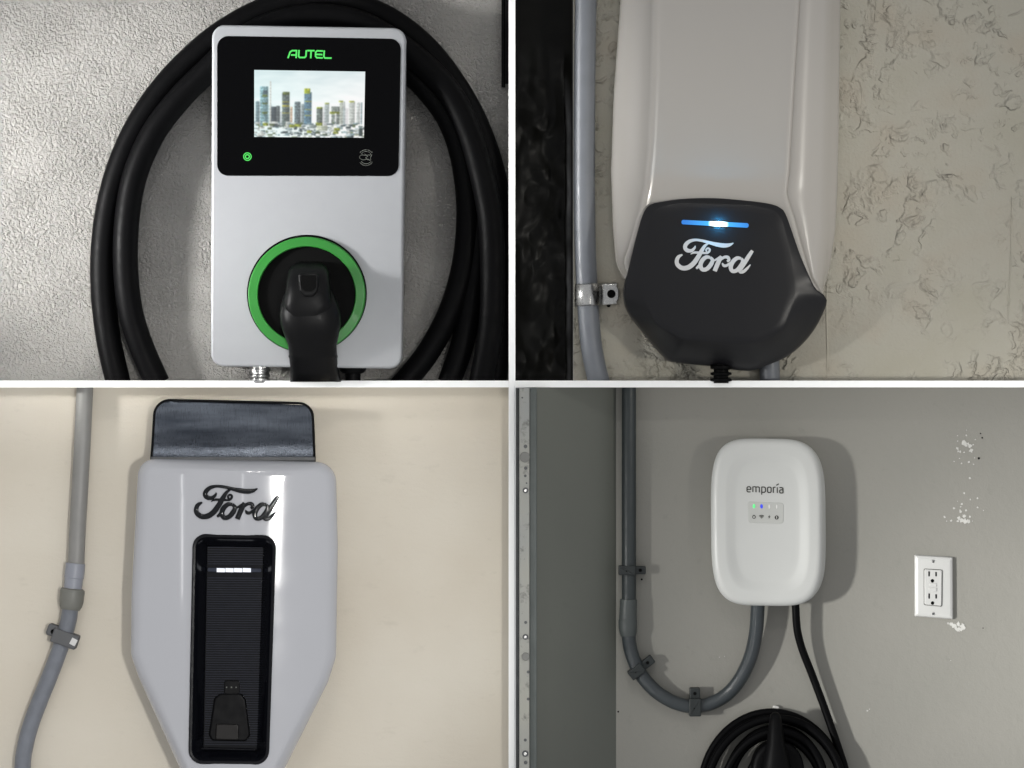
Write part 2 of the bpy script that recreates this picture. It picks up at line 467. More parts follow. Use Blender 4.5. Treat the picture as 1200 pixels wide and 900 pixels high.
# ------------------------------------------------------------------ lettering
FORD = [  # flowing script, strokes of (x, y, width)
 [(362, 205, 10), (352, 232, 26), (318, 262, 36), (268, 262, 44), (240, 232, 44), (252, 190, 44), (300, 153, 38), (370, 138, 28), (450, 146, 30), (540, 167, 36), (630, 186, 46), (710, 194, 48), (770, 185, 36), (818, 163, 10)],
 [(528, 172, 12), (480, 200, 30), (440, 258, 44), (395, 335, 50), (340, 410, 54), (275, 458, 54), (205, 466, 50), (152, 432, 48), (140, 385, 44), (162, 338, 38), (208, 312, 16)],
 [(306, 304, 8), (345, 285, 24), (400, 284, 26), (455, 286, 24), (505, 288, 20)],
 [(498, 292, 20), (528, 268, 24), (534, 242, 22), (512, 230, 20), (492, 248, 20), (500, 275, 18)],
 [(372, 468, 22), (405, 440, 34), (440, 400, 26)],
 [(540, 336, 30), (492, 334, 42), (446, 372, 48), (424, 428, 48), (446, 476, 44), (498, 470, 46), (548, 418, 48), (568, 366, 40), (540, 336, 30)],
 [(560, 345, 14), (586, 368, 20), (620, 352, 22), (650, 326, 14)],
 [(676, 318, 40), (650, 364, 48), (624, 420, 50), (594, 492, 48)],
 [(634, 400, 16), (668, 356, 28), (712, 328, 32), (752, 330, 36), (764, 360, 34), (742, 378, 24)],
 [(684, 396, 12), (702, 424, 32), (736, 424, 30), (780, 392, 22)],
 [(912, 338, 28), (862, 336, 42), (812, 378, 48), (786, 440, 48), (806, 486, 42), (858, 476, 44), (908, 420, 46), (930, 368, 38), (912, 338, 28)],
 [(1046, 244, 36), (1000, 312, 46), (950, 390, 48), (906, 456, 46), (900, 490, 40), (938, 488, 36), (984, 450, 28), (1022, 406, 10)],
]
def script(mb, ox, oy, sx, sy, shear, z0, z1, dome=0.0, zfun=None, fat=1.0):
    for i, st in enumerate(FORD):
        pts = [(ox + (x - 115) * sx, oy + (y - 125) * sy + (x - 115) * shear, w * sx * fat) for x, y, w in st]
        mb.ribbon(pts, z0, z1 + 0.03 * i, True, 6, dome, zfun=zfun)
    return mb

# ================================================================== TOP LEFT BAY
F1 = 75
ZR[0] = F1
ch = thing('wall_charger', (361, 432, 8), 'silver charger with city picture on its black touchscreen panel and green ring', 'charger')
body = [(248.5, 29), (476, 33), (470.5, 432), (247, 429)]
MB().prism(rounded(body, 15, 8), 6, F1, 3.0, 4, True).build('housing', M['silver'], ch)
pan = MB().prism(rounded([(254.5, 42), (470, 45.5), (467, 206.5), (254.5, 206)], 13, 8), F1 - 1, F1 + 0.9, 0.5, 2).build('display_panel', M['glass_black'], ch)
# the lit screen: a grid of coloured cells
def city(W, H):
    R = random.Random(5)
    img = [[None] * W for _ in range(H)]
    for j in range(H):
        for i in range(W):
            u, v = i / W, j / H
            c = noise.noise((u * 5, v * 12, 0.3)) * 12 + noise.noise((u * 11, v * 26, 2.3)) * 6
            w = min(1, v / 0.55); k = 0.6 + 0.4 * u
            img[j][i] = [min(255, 206 + 40 * w * k + 10 * u + c), min(255, 228 + 24 * w + c * 0.8), min(255, 230 + 20 * w + c * 0.7)]
    def bld(x0, x1, y0, y1, col, win=0.25, alpha=1.0):
        for j in range(int(y0 * H), min(H, int(y1 * H))):
            for i in range(int(x0 * W), min(W, max(int(x0 * W) + 1, int(x1 * W)))):
                t = (i / W - x0) / max(1e-3, x1 - x0); sh = 1.15 - 0.45 * t
                r = R.random(); f = sh * (1 + (win if r < 0.22 else (-win if r > 0.68 else 0)))
                if j % 4 == 0: f *= 0.82
                haze = 0.30 * (j / H)
                for k in range(3):
                    img[j][i][k] = img[j][i][k] * (1 - alpha) + alpha * min(255, col[k] * f * (1 - haze * 0.6))
    G = (150, 165, 40)
    for k in range(26):
        x = R.uniform(0, 1); w = R.uniform(0.012, 0.035)
        bld(x, x + w, R.uniform(0.50, 0.66), 0.84, (168 + R.uniform(-25, 30), 190, 194), 0.15, 0.55 if x < 0.6 else 0.4)
    bld(0.015, 0.05, 0.47, 0.84, (120, 150, 158), .25); bld(0.055, 0.13, 0.25, 0.84, (132, 176, 184), .3); bld(0.14, 0.155, 0.17, 0.8, (205, 205, 196), .1, .8)
    for y in (0.37, 0.49, 0.63): bld(0.075, 0.125, y, y + 0.03, (90, 110, 55), .3)
    bld(0.08, 0.125, 0.30, 0.36, (70, 92, 100), .2)
    bld(0.155, 0.20, 0.55, 0.84, (70, 82, 88), .2); bld(0.20, 0.235, 0.54, 0.84, (92, 102, 104), .2)
    bld(0.255, 0.325, 0.34, 0.84, (96, 112, 108), .35); bld(0.26, 0.325, 0.33, 0.37, (88, 104, 50), .3)
    for y in (0.47, 0.53, 0.64): bld(0.255, 0.325, y, y + 0.015, (190, 180, 60), .2)
    bld(0.328, 0.35, 0.55, 0.82, (222, 190, 160), .2); bld(0.37, 0.42, 0.47, 0.82, (110, 128, 132), .4); bld(0.43, 0.455, 0.5, 0.82, (140, 158, 160), .2)
    bld(0.455, 0.525, 0.33, 0.82, (96, 134, 156), .3); bld(0.458, 0.51, 0.275, 0.345, G, .3); bld(0.48, 0.505, 0.27, 0.3, (190, 195, 40), .2)
    for y in (0.46, 0.58, 0.67): bld(0.465, 0.522, y, y + 0.012, (200, 190, 60), .2)
    bld(0.57, 0.625, 0.56, 0.80, (104, 116, 110), .35); bld(0.572, 0.62, 0.545, 0.575, G, .3)
    bld(0.64, 0.68, 0.50, 0.78, (170, 186, 184), .2, .8); bld(0.64, 0.68, 0.485, 0.505, (176, 186, 90), .2)
    bld(0.70, 0.78, 0.54, 0.80, (148, 160, 152), .35); bld(0.69, 0.78, 0.615, 0.65, (140, 150, 40), .35); bld(0.735, 0.75, 0.64, 0.84, (236, 240, 236), .05)
    bld(0.775, 0.81, 0.46, 0.80, (190, 200, 186), .25, .85); bld(0.77, 0.81, 0.445, 0.475, (180, 188, 80), .2); bld(0.815, 0.825, 0.46, 0.8, (120, 132, 128), .2)
    bld(0.865, 0.915, 0.46, 0.8, (200, 208, 200), .2, .8); bld(0.86, 0.91, 0.445, 0.475, (190, 196, 80), .2); bld(0.93, 0.96, 0.47, 0.8, (196, 206, 202), .2, .8)
    bld(0.97, 0.985, 0.47, 0.8, (120, 140, 146), .2)
    for k in range(260):
        x = R.uniform(-0.02, 1); y = 0.77 + 0.23 * R.random() ** 0.9; w = R.uniform(0.012, 0.055); h = R.uniform(0.012, 0.035)
        c = R.choice([(205, 224, 226), (236, 242, 236), (62, 80, 84), (96, 116, 112), (130, 160, 168), (226, 232, 224), (46, 58, 60), (160, 186, 190), (84, 100, 60)])
        bld(max(0, x), x + w, y, y + h, c, .2, .9)
    for x, y, w, h in ((.085, .79, .045, .05), (.32, .82, .05, .04), (.37, .81, .06, .035), (.56, .785, .06, .045), (.48, .91, .045, .03), (.73, .86, .05, .05), (.72, .92, .05, .03)):
        bld(x, x + w, y, y + h, (158, 170, 52), .45)
    bld(.50, .565, .82, .875, (160, 176, 172), .15); bld(.57, .67, .83, .9, (222, 232, 206), .15)
    bld(.955, .99, .86, .98, (44, 60, 58), .2)
    out = [[[0, 0, 0] for _ in range(W)] for _ in range(H)]
    for j in range(H):
        for i in range(W):
            for k in range(3):
                t = w = 0
                for dj in (-1, 0, 1):
                    for di in (-1, 0, 1):
                        if 0 <= j + dj < H and 0 <= i + di < W:
                            q_ = 4 if dj == di == 0 else (2 if dj == 0 or di == 0 else 1); t += img[j + dj][i + di][k] * q_; w += q_
                out[j][i][k] = min(255, t / w * 0.9 + 34)
    return out
def quad_at(q, u, v):
    a, b, c, d = [Vector(p) for p in q]
    return (a * (1 - u) + b * u) * (1 - v) + (d * (1 - u) + c * u) * v
W_, H_ = 150, 90
img = city(W_, H_)
q = [(298, 82), (428, 84), (426.5, 161.5), (298, 160.5)]
mb = MB(); mb.v = []
for j in range(H_ + 1):
    for i in range(W_ + 1):
        p = quad_at(q, i / W_, j / H_); mb.v.append(pt(p.x, p.y, F1 + 1.3))
cols = []
for j in range(H_):
    for i in range(W_):
        k = j * (W_ + 1) + i; mb.f.append((k, k + 1, k + W_ + 2, k + W_ + 1)); cols.append(lin0(*[max(0, min(255, c)) for c in img[j][i]]))
nb = len(mb.v)
back = [mb.ring([(x, y, F1 + 0.5) for x, y in q])]
mb.cap(back[0])
cols.append((0, 0, 0, 1))
ms, nt, p = nodes_of('lit_screen')
at_n = nd(nt, 'ShaderNodeVertexColor'); at_n.layer_name = 'picture'
nt.links.new(at_n.outputs[0], p.inputs['Emission Color']); p.inputs['Emission Strength'].default_value = 0.92
p.inputs['Base Color'].default_value = (0.01, 0.01, 0.01, 1); p.inputs['Roughness'].default_value = 0.15
me = bpy.data.meshes.new('screen'); base = WORLD[ch.name]
me.from_pydata([v - base for v in mb.v], [], mb.f); me.materials.append(ms)
ca = me.color_attributes.new('picture', 'FLOAT_COLOR', 'CORNER')
li = 0
for f, c in zip(me.polygons, cols):
    for _ in f.vertices: ca.data[li].color = c; li += 1
o = bpy.data.objects.new('screen', me); C.objects.link(o); o.parent = pan; WORLD[o.name] = base
zl = F1 + 1.0
T = lambda x, y: (230 + x / 4.092, y / 4.092)
mb = MB(); n_ = 0
for st, cl in (([(440, 279), (450, 250), (460, 243), (481, 243), (479, 279)], 0), ([(454, 264), (480, 264)], 0),
        ([(493, 240), (491, 270), (496, 276), (520, 276), (526, 270), (528, 241)], 0), ([(532, 243), (568, 243.5)], 0), ([(551, 243), (549, 280)], 0),
        ([(608, 245), (580, 244), (573, 250), (572, 270), (578, 277), (607, 278)], 0), ([(573, 261), (605, 262)], 0), ([(614, 242), (612, 272), (617, 278.5), (649, 279)], 0)):
    mb.ribbon([(*T(*s), 7.4 / 4.092) for s in st], zl - 0.3, zl + 0.4 + 0.03 * n_, False); n_ += 1
mb.build('lettering', M['led_green'], pan, 0)
def circ(cx, cy, r, w, n=28, a0=0, a1=360, sy=1):
    return [(cx + r * math.cos(math.radians(a0 + (a1 - a0) * i / n)), cy + sy * r * math.sin(math.radians(a0 + (a1 - a0) * i / n)), w) for i in range(n + 1)]
mb = MB()
mb.ribbon(circ(290, 183.6, 4.4, 1.1)[:-1], zl - 0.3, zl + 0.4, False, closed=True)
mb.ribbon(circ(290, 183.6, 2.3, 1.3)[:-1], zl - 0.3, zl + 0.42, False, closed=True)
mb.build('status_light', M['led_ring'], pan, 0)
mb = MB()
for k, st in enumerate((circ(429, 184.5, 9, .6, 12, 215, 325), circ(429, 184.5, 7, .6, 12, 215, 325), circ(429, 185, 9, .6, 12, 35, 145), circ(429, 185, 7, .6, 12, 35, 145),
        [(421.5, 183, .6), (424, 181.5, .6), (429, 182, .6), (436, 181.5, .6), (434.5, 184, .6), (434, 188, .6), (430, 186.5, .6), (425, 187.5, .6), (421.5, 185.5, .6), (421.5, 183, .6)],
        [(427.5, 180.5, .6), (431, 183.5, .6), (428.5, 184.5, .6), (431.5, 188, .6)])):
    mb.ribbon(st, zl - 0.3, zl + 0.4 + 0.03 * k, False)
mb.build('card_reader_icon', M['grey_print'], pan, 0)
# ring holster
hx, hy = 359.6, 345.0
hol = MB().annulus(hx, hy - 0.6, [(70.3, F1 - 1), (70.3, F1 + 1.2), (67.5, F1 + 1.2), (67.5, F1 - 1)], sy=0.985).build('holster_shadow_edge', M['slot'], ch)  # black rim drawn as the shadow line around the green ring
MB().annulus(hx, hy + 0.4, [(69, F1 + 0.2), (68.6, F1 + 5.6), (67.6, F1 + 6.5), (58, F1 + 7.5), (57.2, F1 + 6.6), (57.2, F1 + 0.2)], sy=0.985).build('holster_ring', M['green_ring'], ch)
MB().disc(hx, hy + 0.4, 58.2, F1 - 0.6, F1 + 1.6, 56, ry=57.2).build('holster_socket', M['slot'], ch)

# charging connector parked in the ring
ZR[0] = 105
cn = thing('charging_connector', (362, 440, 40), 'black charging connector handle parked in the green ring', 'connector')
secs = [(328, 16, 90, 8), (338, 25, 94, 14), (347, 30.5, 97, 18), (357, 34, 99, 21), (368, 36, 100, 22), (380, 35.5, 99, 22), (391, 32.5, 95, 23), (400, 30, 90, 23), (404, 28.6, 87, 23), (415, 28.2, 79, 23), (417.5, 29, 77, 23.6), (420, 28.2, 75, 23), (436, 29, 60, 22.5), (447.5, 30, 50, 22)]
rs = []
for y, hw, zc_, hd in secs:
    cx = 362 + (y - 345) * 0.055
    rs.append([(cx + hw * math.copysign(abs(math.cos(t)) ** 0.8, math.cos(t)), y, zc_ + hd * math.copysign(abs(math.sin(t)) ** 0.8, math.sin(t))) for t in [2 * math.pi * i / 40 for i in range(40)]])
mb = MB(); mb.rings(rs); hd_ = mb.build('handle', M['connector'], cn, 50)
mb = MB()  # hooded neck either side of the latch
neck = [(306, 13, 80, 6), (311, 20, 86, 12), (318, 24, 92, 18), (330, 25.5, 98, 22), (345, 27, 102, 22), (358, 29, 105, 19), (370, 22, 108, 14), (378, 8, 111, 8)]
rs = [[(361 + hw * math.copysign(abs(math.cos(t)) ** 0.6, math.cos(t)), y, zc_ + hd * math.copysign(abs(math.sin(t)) ** 0.6, math.sin(t))) for t in [2 * math.pi * i / 36 for i in range(36)]] for y, hw, zc_, hd in neck]
mb.rings(rs); mb.build('neck', M['connector'], cn, 50)
la = MB().prism(rounded([(350, 320), (375, 320), (373.5, 341), (368, 348), (357, 348), (351.5, 341)], 4, 4), 112, 127, 2.5, 3).build('latch_button', M['connector'], cn)
MB().prism(rounded([(353, 323), (372, 323), (371, 338), (366, 342), (359, 342), (354, 338)], 3, 4), 127, 127.7, 0.3, 2).build('thumb_pad', M['slot'], la)

# conduit stubs under the charger
ZR[0] = 40
c1 = thing('metal_conduit', (304.5, 447, 40), 'ribbed shiny metal conduit under the silver touchscreen charger', 'conduit')
mb = MB(); rs = []
yy = [428, 432, 433, 435, 436, 438, 440, 441, 443, 444, 446.5, 449]; rr = [11, 11, 13.2, 13.2, 11, 11, 12.4, 12.4, 10.6, 12.2, 12.2, 11]
mb.rings([[(304.5 + r * math.cos(2 * math.pi * i / 24), y, 40 + r * math.sin(2 * math.pi * i / 24)) for i in range(24)] for y, r in zip(yy, rr)])
mb.build('ribbed_sleeve', M['steel'], c1, 30)
MB().box(297, 312, 427.2, 431.5, 30, 50).build('locknut', M['steel'], c1)
c2 = thing('cable_gland', (413, 447, 40), 'black cable gland under the silver touchscreen charger', 'gland')
yy = [428, 432, 434.5, 437, 438, 449]; rr = [15.5, 16, 15, 12.5, 9, 9]
mb = MB(); mb.rings([[(413.5 + r * math.cos(2 * math.pi * i / 24), y, 40 + r * math.sin(2 * math.pi * i / 24)) for i in range(24)] for y, r in zip(yy, rr)])
mb.build('gland_nut', M['black_plastic'], c2, 30)

# coiled cable
ZR[0] = 25
cab = thing('charging_cable', (360, 449, 2), 'thick black charging cable looped round the silver touchscreen charger', 'cable')
A = [(138, 449, 16), (127, 400, 17), (120.5, 345, 18), (120.5, 290, 18), (127, 240, 18), (140, 193, 18), (159, 150, 18), (185, 110, 18), (215, 76, 18), (250, 45, 18), (290, 20, 18), (330, 4, 18), (370, -1, 18), (420, 7, 17), (462, 26, 16), (500, 57, 16), (532, 98, 16), (558, 145, 16), (577, 200, 16), (586.5, 260, 16), (589, 330, 16), (587, 390, 16), (578, 449, 16)]
B = [(184, 449, 18), (165, 405, 22), (152.5, 362, 27), (147.5, 310, 30), (149.5, 255, 32), (159, 205, 33), (180, 157, 34), (210, 117, 34), (245, 82, 34), (280, 50, 34), (322, 28, 34), (370, 19, 34), (420, 27, 36), (462, 50, 40), (500, 80, 42), (530, 114, 42), (552, 160, 42), (566, 210, 42), (575, 260, 42), (577.5, 320, 42), (575, 385, 40), (564, 449, 34)]
Cc = [(452, 470, 18), (464, 458, 18), (482, 438.5, 18), (502, 412, 19), (523, 374, 20), (538, 332, 21), (546.5, 285, 22), (548, 235, 24), (541, 184, 26), (527, 143, 28), (505, 111, 28), (480, 86, 26), (448, 66, 24), (400, 56, 20), (340, 54, 18), (290, 64, 18), (255, 86, 17)]
Dd = [(526, 449, 16), (542, 402, 16), (552, 352, 17), (559.5, 300, 18), (561, 250, 18), (556, 195, 18), (541, 150, 18), (517, 113, 18), (485, 82, 17), (450, 62, 16)]
for k, path in enumerate((A, B, Cc, Dd)):
    MB().tube(path, 14.8 if k < 2 else 13.8, 20, 8, True, 450).build('loop', M['black_rubber'], cab, 60)
# black door track by the wall edge
ZR[0] = 12
tr = thing('door_track', (592, 102, 0), 'short black vertical metal track on the stucco wall beside the white divider', 'track')
for x0, x1, z1 in ((587.6, 589.6, 12), (589.6, 592.2, 7), (592.2, 594.2, 12), (594.2, 597, 9)):
    MB().box(x0, x1 - 0.05, -350, 102 - (0 if x1 < 594 else 4), 0, z1, 0.5).build('channel', M['black_plastic'], tr)

# ================================================================== TOP RIGHT BAY
# crumpled black plastic in the dark recess
ZR[0] = 0
mb = MB(); NX, NY = 56, 230
for j in range(NY + 1):
    for i in range(NX + 1):
        x = 599 + 71 * i / NX; y = -120 + 569 * j / NY
        v = Vector((x * 0.028, y * 0.022, 1.7)); h = 1.3 * noise.noise(v * 0.7) + 0.7 * abs(noise.noise(v * 1.4)) + 0.12 * noise.noise(v * 3.5) - 0.5 * abs(noise.noise(v * 0.9 + Vector((4, 2, 0))))
        edge = min(1, max(0, (y - 40 - 14 * (noise.noise((x * 0.05, 3, 1)) + 0.4)) / 110)) * min(1, (670 - x) / 10 + 0.15); edge = edge * edge * (3 - 2 * edge)
        mb.v.append(pt(x, y, -33 + edge * (15 + 11 * h)))
for j in range(NY):
    for i in range(NX):
        k = j * (NX + 1) + i
        mb.f.append((k, k + 1, k + NX + 2, k + NX + 1))
tag(mb.build('plastic_sheet', M['bag'], None, 30, pt(634, 449, -33)), 'crumpled glossy black plastic sheet in the dark recess beside grey conduit', 'plastic sheet')

# grey conduit with a steel strap
ZR[0] = 14
cd = thing('electrical_conduit', (700, 449, 0), 'light grey conduit held by a shiny steel strap on the textured wall', 'conduit')
MB().tube([(686.5, -350, 13), (687, -100, 13), (686.5, 0, 13), (685.3, 80, 13), (684.6, 200, 13), (685.5, 280, 13), (687.5, 330, 13), (689.5, 365, 13), (693, 405, 13), (699, 436, 13), (703, 450, 13)], 12.6, 28, 8).build('pipe', M['conduit'], cd, 60)
ZR[0] = 26
st = thing('pipe_strap', (700, 358, 0), 'shiny steel one-hole strap holding the light grey conduit', 'strap')
mb = MB(); sec = []
for k in range(17):
    t = math.pi * 1.02 * (1 - k / 16); sec.append((688.5 + 14.6 * math.cos(t), 13 + 14.6 * math.sin(t)))
sec += [(704.2, 5), (706.5, 3.2), (712, 3.0), (719, 3.0), (723, 3.0)]
def strap_row(y, off, sq=1.0):
    return [(x, y + (x - 674) * -0.045, z + off) for x, z in sec]
r0 = mb.ring([(x - (0), y, z) for x, y, z in strap_row(333, 0)]); r1 = mb.ring(strap_row(334.2, 1.6)); r2 = mb.ring(strap_row(357.5, 1.6)); r3 = mb.ring(strap_row(358.7, 0))
for a_, b_ in ((r0, r1), (r1, r2), (r2, r3), (r3, r0)): mb.bridge(a_, b_, False)
mb.cap([r0[0], r1[0], r2[0], r3[0]]); mb.cap([r0[-1], r1[-1], r2[-1], r3[-1]])
mb.build('band', M['steel'], st, 50)
MB().prism(rounded([(706.5, 332.6), (725.8, 331.8), (725.8, 355.6), (706.5, 357)], [1, 9, 9, 1], 6), 0.2, 5.2, 0.9, 2).build('tab', M['steel'], st)
MB().disc(716.8, 344, 5, 4.6, 7.0, 20, 0.8).build('screw', M['slot'], st)
ZR[0] = 0
MB().disc(713.2, 357.8, 2.4, 0, 0.5, 12).build('screw_hole', M['slot'], knock_wall)

# white shell
ZR[0] = 92
fc = thing('wall_charger', (845, 430, 0), 'glossy white charger with black lower cover and glowing blue light bar', 'charger')
def lerp_t(tab, y):
    if y <= tab[0][0]: return tab[0][1]
    for (a, va), (b, vb) in zip(tab, tab[1:]):
        if y <= b:
            t = (y - a) / (b - a); return va + (vb - va) * t
    return tab[-1][1]
XL = [(-330, 742), (0, 728.5), (60, 724), (110, 720.5), (200, 717.5), (270, 720), (306, 723), (318, 728), (332, 738), (345, 752)]
RL = [(-330, 774), (0, 765), (100, 763), (170, 760), (215, 756), (245, 750), (280, 740), (306, 731), (318, 734), (332, 744), (345, 758)]
RR = [(-330, 952), (0, 937.5), (100, 931), (200, 925.5), (226, 922.5), (236, 925), (255, 931.5), (290, 941), (325, 951), (343, 962)]
XR = [(-330, 999), (0, 989), (150, 987), (220, 985.5), (270, 983), (310, 977), (343, 968)]
mb = MB(); rows = []
ys = [-330, -250, -150, -60] + list(range(0, 200, 20)) + list(range(200, 346, 6))
for y in ys:
    xl, rl, rr, xr = [lerp_t(t, y) for t in (XL, RL, RR, XR)]
    drop = max(0, (y - 232)) * 0.06
    f = 90; row = []
    row.append((xl, y, 4)); row.append((xl + 0.5, y, 40))
    wl = rl - xl
    for k, z in ((0.06, 47), (0.2, 56), (0.45, 66), (0.7, 74), (0.85, 80), (0.95, 88), (1.0, 91.5)): row.append((xl + wl * k, y, z))
    cw = rr - rl
    e = min(9, cw * 0.1)
    row += [(rl + e * .35, y, 93), (rl + e * .8, y, 92), (rl + e * 1.2, y, 90.4)]
    for k in range(1, 12): row.append((rl + e * 1.2 + (cw - e * 2) * k / 12, y, 90.4 + 0.6 * math.sin(math.pi * k / 12)))
    row += [(rr - e * 0.8, y, 90.4), (rr - 3.2, y, 91), (rr - 1.6, y, 90), (rr, y, 87), (rr + 1.6, y, 88)]
    wr = xr - rr
    for k, z in ((0.14, 88), (0.35, 83), (0.55, 76), (0.68, 69), (0.78, 60), (0.86, 52), (0.93, 46), (0.98, 40)): row.append((rr + 1.6 + (wr - 1.6) * k, y, z))
    row.append((xr, y, 30)); row.append((xr, y, 4))
    rows.append([(x, y_, max(3, z - drop) if z > 5 else z) for x, y_, z in row])
ids = [mb.ring(r) for r in rows]
for a_, b_ in zip(ids, ids[1:]): mb.bridge(a_, b_, True)
mb.cap(ids[0]); mb.cap(ids[-1])
shell = mb.build('shell', M['gloss_white'], fc, 50)
# black lower cover
cap = [(766, 238), (797, 233.4), (835, 232.2), (873, 235), (902, 238.8), (915, 244), (922, 254), (937, 297), (950, 327), (957, 339), (968, 347), (970, 353), (968, 362), (958, 384), (942, 404), (924, 418), (904, 427), (884, 434), (863, 433), (838, 429), (794, 424.5), (780, 418), (753, 386), (738, 366), (732.5, 350), (733, 332), (738, 309), (748, 268.5), (754, 250), (759, 242)]
cc = (843, 330)
ang = [-math.pi + 2 * math.pi * i / 150 for i in range(150)]
cap_c = catmull(cap + [cap[0]], 4)[:-1]
out = ray_sample(cap_c, cc, ang)
inn_poly = rounded([(765, 243), (800, 238), (880, 240.5), (914, 248), (926, 300), (931, 345), (918, 385), (885, 400), (800, 396), (768, 380), (752, 335)], 22, 6)
inn = ray_sample(inn_poly, cc, ang)
rs = [[(x, y, 6) for x, y in out], [(x, y, 40) for x, y in out]]
def cap_edge(y):
    t = max(0, min(1, (y - 322) / 80)); return 95 - 47 * t * t * (3 - 2 * t)
for m_, f_ in ((0, 0), (0.03, 0.09), (0.10, 0.19), (0.3, 0.38), (0.6, 0.68), (0.85, 0.9), (0.94, 0.968), (1.0, 1.0)):
    rs.append([(a[0] + (b[0] - a[0]) * m_, a[1] + (b[1] - a[1]) * m_, cap_edge(a[1]) + (99.8 - cap_edge(a[1])) * f_) for a, b in zip(out, inn)])
rs.append([(cc[0] + (b[0] - cc[0]) * 0.9, cc[1] + (b[1] - cc[1]) * 0.9, 101) for b in inn])
rs.append([(cc[0] + (b[0] - cc[0]) * 0.4, cc[1] + (b[1] - cc[1]) * 0.4, 101.6) for b in inn])
rs.append([(cc[0] + (b[0] - cc[0]) * 0.05, cc[1] + (b[1] - cc[1]) * 0.05, 101.7) for b in inn])
ZR[0] = 95
mb = MB(); mb.rings(rs); cov = mb.build('lower_cover', M['satin_black'], fc, 60)
ZR[0] = 101
mb = MB(); script(mb, 790.6, 279.2, 91.5 / 935, 38.6 / 380, 0.0026, 99, 101.9, fat=1.06).build('lettering', M['white_print'], cov, 0)
# light bar: bright centre falling to blue at both ends
mbar, nt, p = nodes_of('blue_light_bar')
tc = nd(nt, 'ShaderNodeTexCoord').outputs['Generated']; sx = nd(nt, 'ShaderNodeSeparateXYZ'); nt.links.new(tc, sx.inputs[0])
dd = mathn(nt, 'ABSOLUTE', mathn(nt, 'SUBTRACT', sx.outputs[0], 0.55))
colr = ramp(nt, dd, [(0.0, (1.0, 1.0, 1.0)), (0.09, (0.75, 0.97, 1.0)), (0.16, (0.05, 0.42, 0.95)), (0.5, (0.02, 0.22, 0.75))])
nt.links.new(colr, p.inputs['Emission Color'])
nt.links.new(ramp(nt, dd, [(0.0, (1, 1, 1)), (0.16, (0.11, 0.11, 0.11)), (0.5, (0.08, 0.08, 0.08))]), p.inputs['Emission Strength'])
stn = mathn(nt, 'MULTIPLY', ramp(nt, dd, [(0.0, (1, 1, 1)), (0.07, (0.6,) * 3), (0.15, (0.1,) * 3), (0.5, (0.085,) * 3)]), 11.0)
nt.links.new(stn, p.inputs['Emission Strength']); p.inputs['Base Color'].default_value = (0.01, 0.02, 0.05, 1)
MB().prism(rounded([(798.6, 257.6), (877.2, 261.6), (877.2, 267.0), (798.6, 262.8)], 2.2, 4), 99, 103.0, 0.5, 2).build('light_bar', mbar, cov)
pl = bpy.data.lights.new('light_bar_led', 'POINT'); po = bpy.data.objects.new('light_bar_led', pl); C.objects.link(po)
pl.energy = 0.18; pl.color = (0.04, 0.5, 1.0); pl.shadow_soft_size = 1.5 * S; ZR[0] = 101; po.location = pt(842, 262, 106)
# ribbed strain relief
ZR[0] = 50
sr = thing('charging_cable', (845, 449, 50), 'black ribbed cable end hanging from the black lower cover', 'cable')
mb = MB(); rs = []
for k in range(34):
    y = 420 + k * 0.88; r = 10.6 + 1.9 * (1 if math.sin(y * 0.85) > 0 else -1)
    rs.append([(845 + r * math.cos(2 * math.pi * i / 24), y, 50 + r * math.sin(2 * math.pi * i / 24)) for i in range(24)])
mb.rings(rs); mb.build('ribbed_sleeve', M['black_rubber'], sr, 30)
ZR[0] = 14
sb = thing('conduit_stub', (902, 449, 0), 'short grey pipe stub emerging under the black lower cover', 'pipe')
MB().tube([(901, 400, 12), (901.5, 425, 12), (902.5, 450, 12)], 12, 22, 3).build('pipe', M['conduit'], sb, 60)
# paint ridges and torn plaster on the wall
ZR[0] = 0
MB().tube([(969, 330, 0), (968.5, 370, 0), (969.5, 410, 0), (969, 449, 0)], 1.1, 8, 5).build('paint_ridge', M['knock'], knock_wall)
MB().tube([(1186, 230, 0), (1184.5, 300, 0), (1182, 345, 0), (1181, 380, 0)], 0.9, 8, 5).build('paint_ridge', M['knock'], knock_wall)
R = random.Random(3)
mb = MB()
for k in range(16):
    x = 909 + R.uniform(0, 26); y = 414 + R.uniform(0, 32); a_ = R.uniform(0, 3.1); w = R.uniform(3, 8); h = R.uniform(2, 4)
    mb.obox(x, y, w, h, 115 + R.uniform(-35, 35), -1, R.uniform(1, 4), 0.9, 0.6)
tag(mb.build('torn_plaster', M['knock'], knock_wall), kind='stuff')

# ================================================================== BOTTOM LEFT BAY
F3 = 78
ZR[0] = F3
fp = thing('wall_charger', (273, 960, 0), 'pale grey shield-shaped charger with tall black slot and black script emblem', 'charger')
outl = rounded([(161.5, 537.5), (393, 541.5), (395.5, 640), (393.5, 770), (384, 800), (309, 950), (232, 950), (162, 795), (152.5, 768), (153, 700)], [20, 24, 200, 26, 26, 14, 14, 26, 26, 200], 6)
slot = rounded([(227.5, 625.5), (324.2, 627.2), (315.3, 894.5), (222.3, 893.5)], [15, 15, 16, 16], 7)
c3 = (272, 745)
ang3 = angles_of([outl, slot], c3, 60)
def zf3(x, y): return 18.0 * (1 - ((x - 273) / 122) ** 2)
o3 = ray_sample(outl, c3, ang3); s3 = ray_sample(slot, c3, ang3)
mb = MB(); rs = [[(x, y, 2) for x, y in inset(orient(o3), 5)], [(x, y, 28) for x, y in inset(orient(o3), 1)]]
for k in range(0, 9):
    q_ = math.pi / 2 * k / 8; d_ = 12 * (1 - math.cos(q_)); zz = F3 - 12 + 12 * math.sin(q_)
    rs.append([(x, y, zz + zf3(x, y) * min(1, k / 8)) for x, y in inset(orient(o3), d_)])
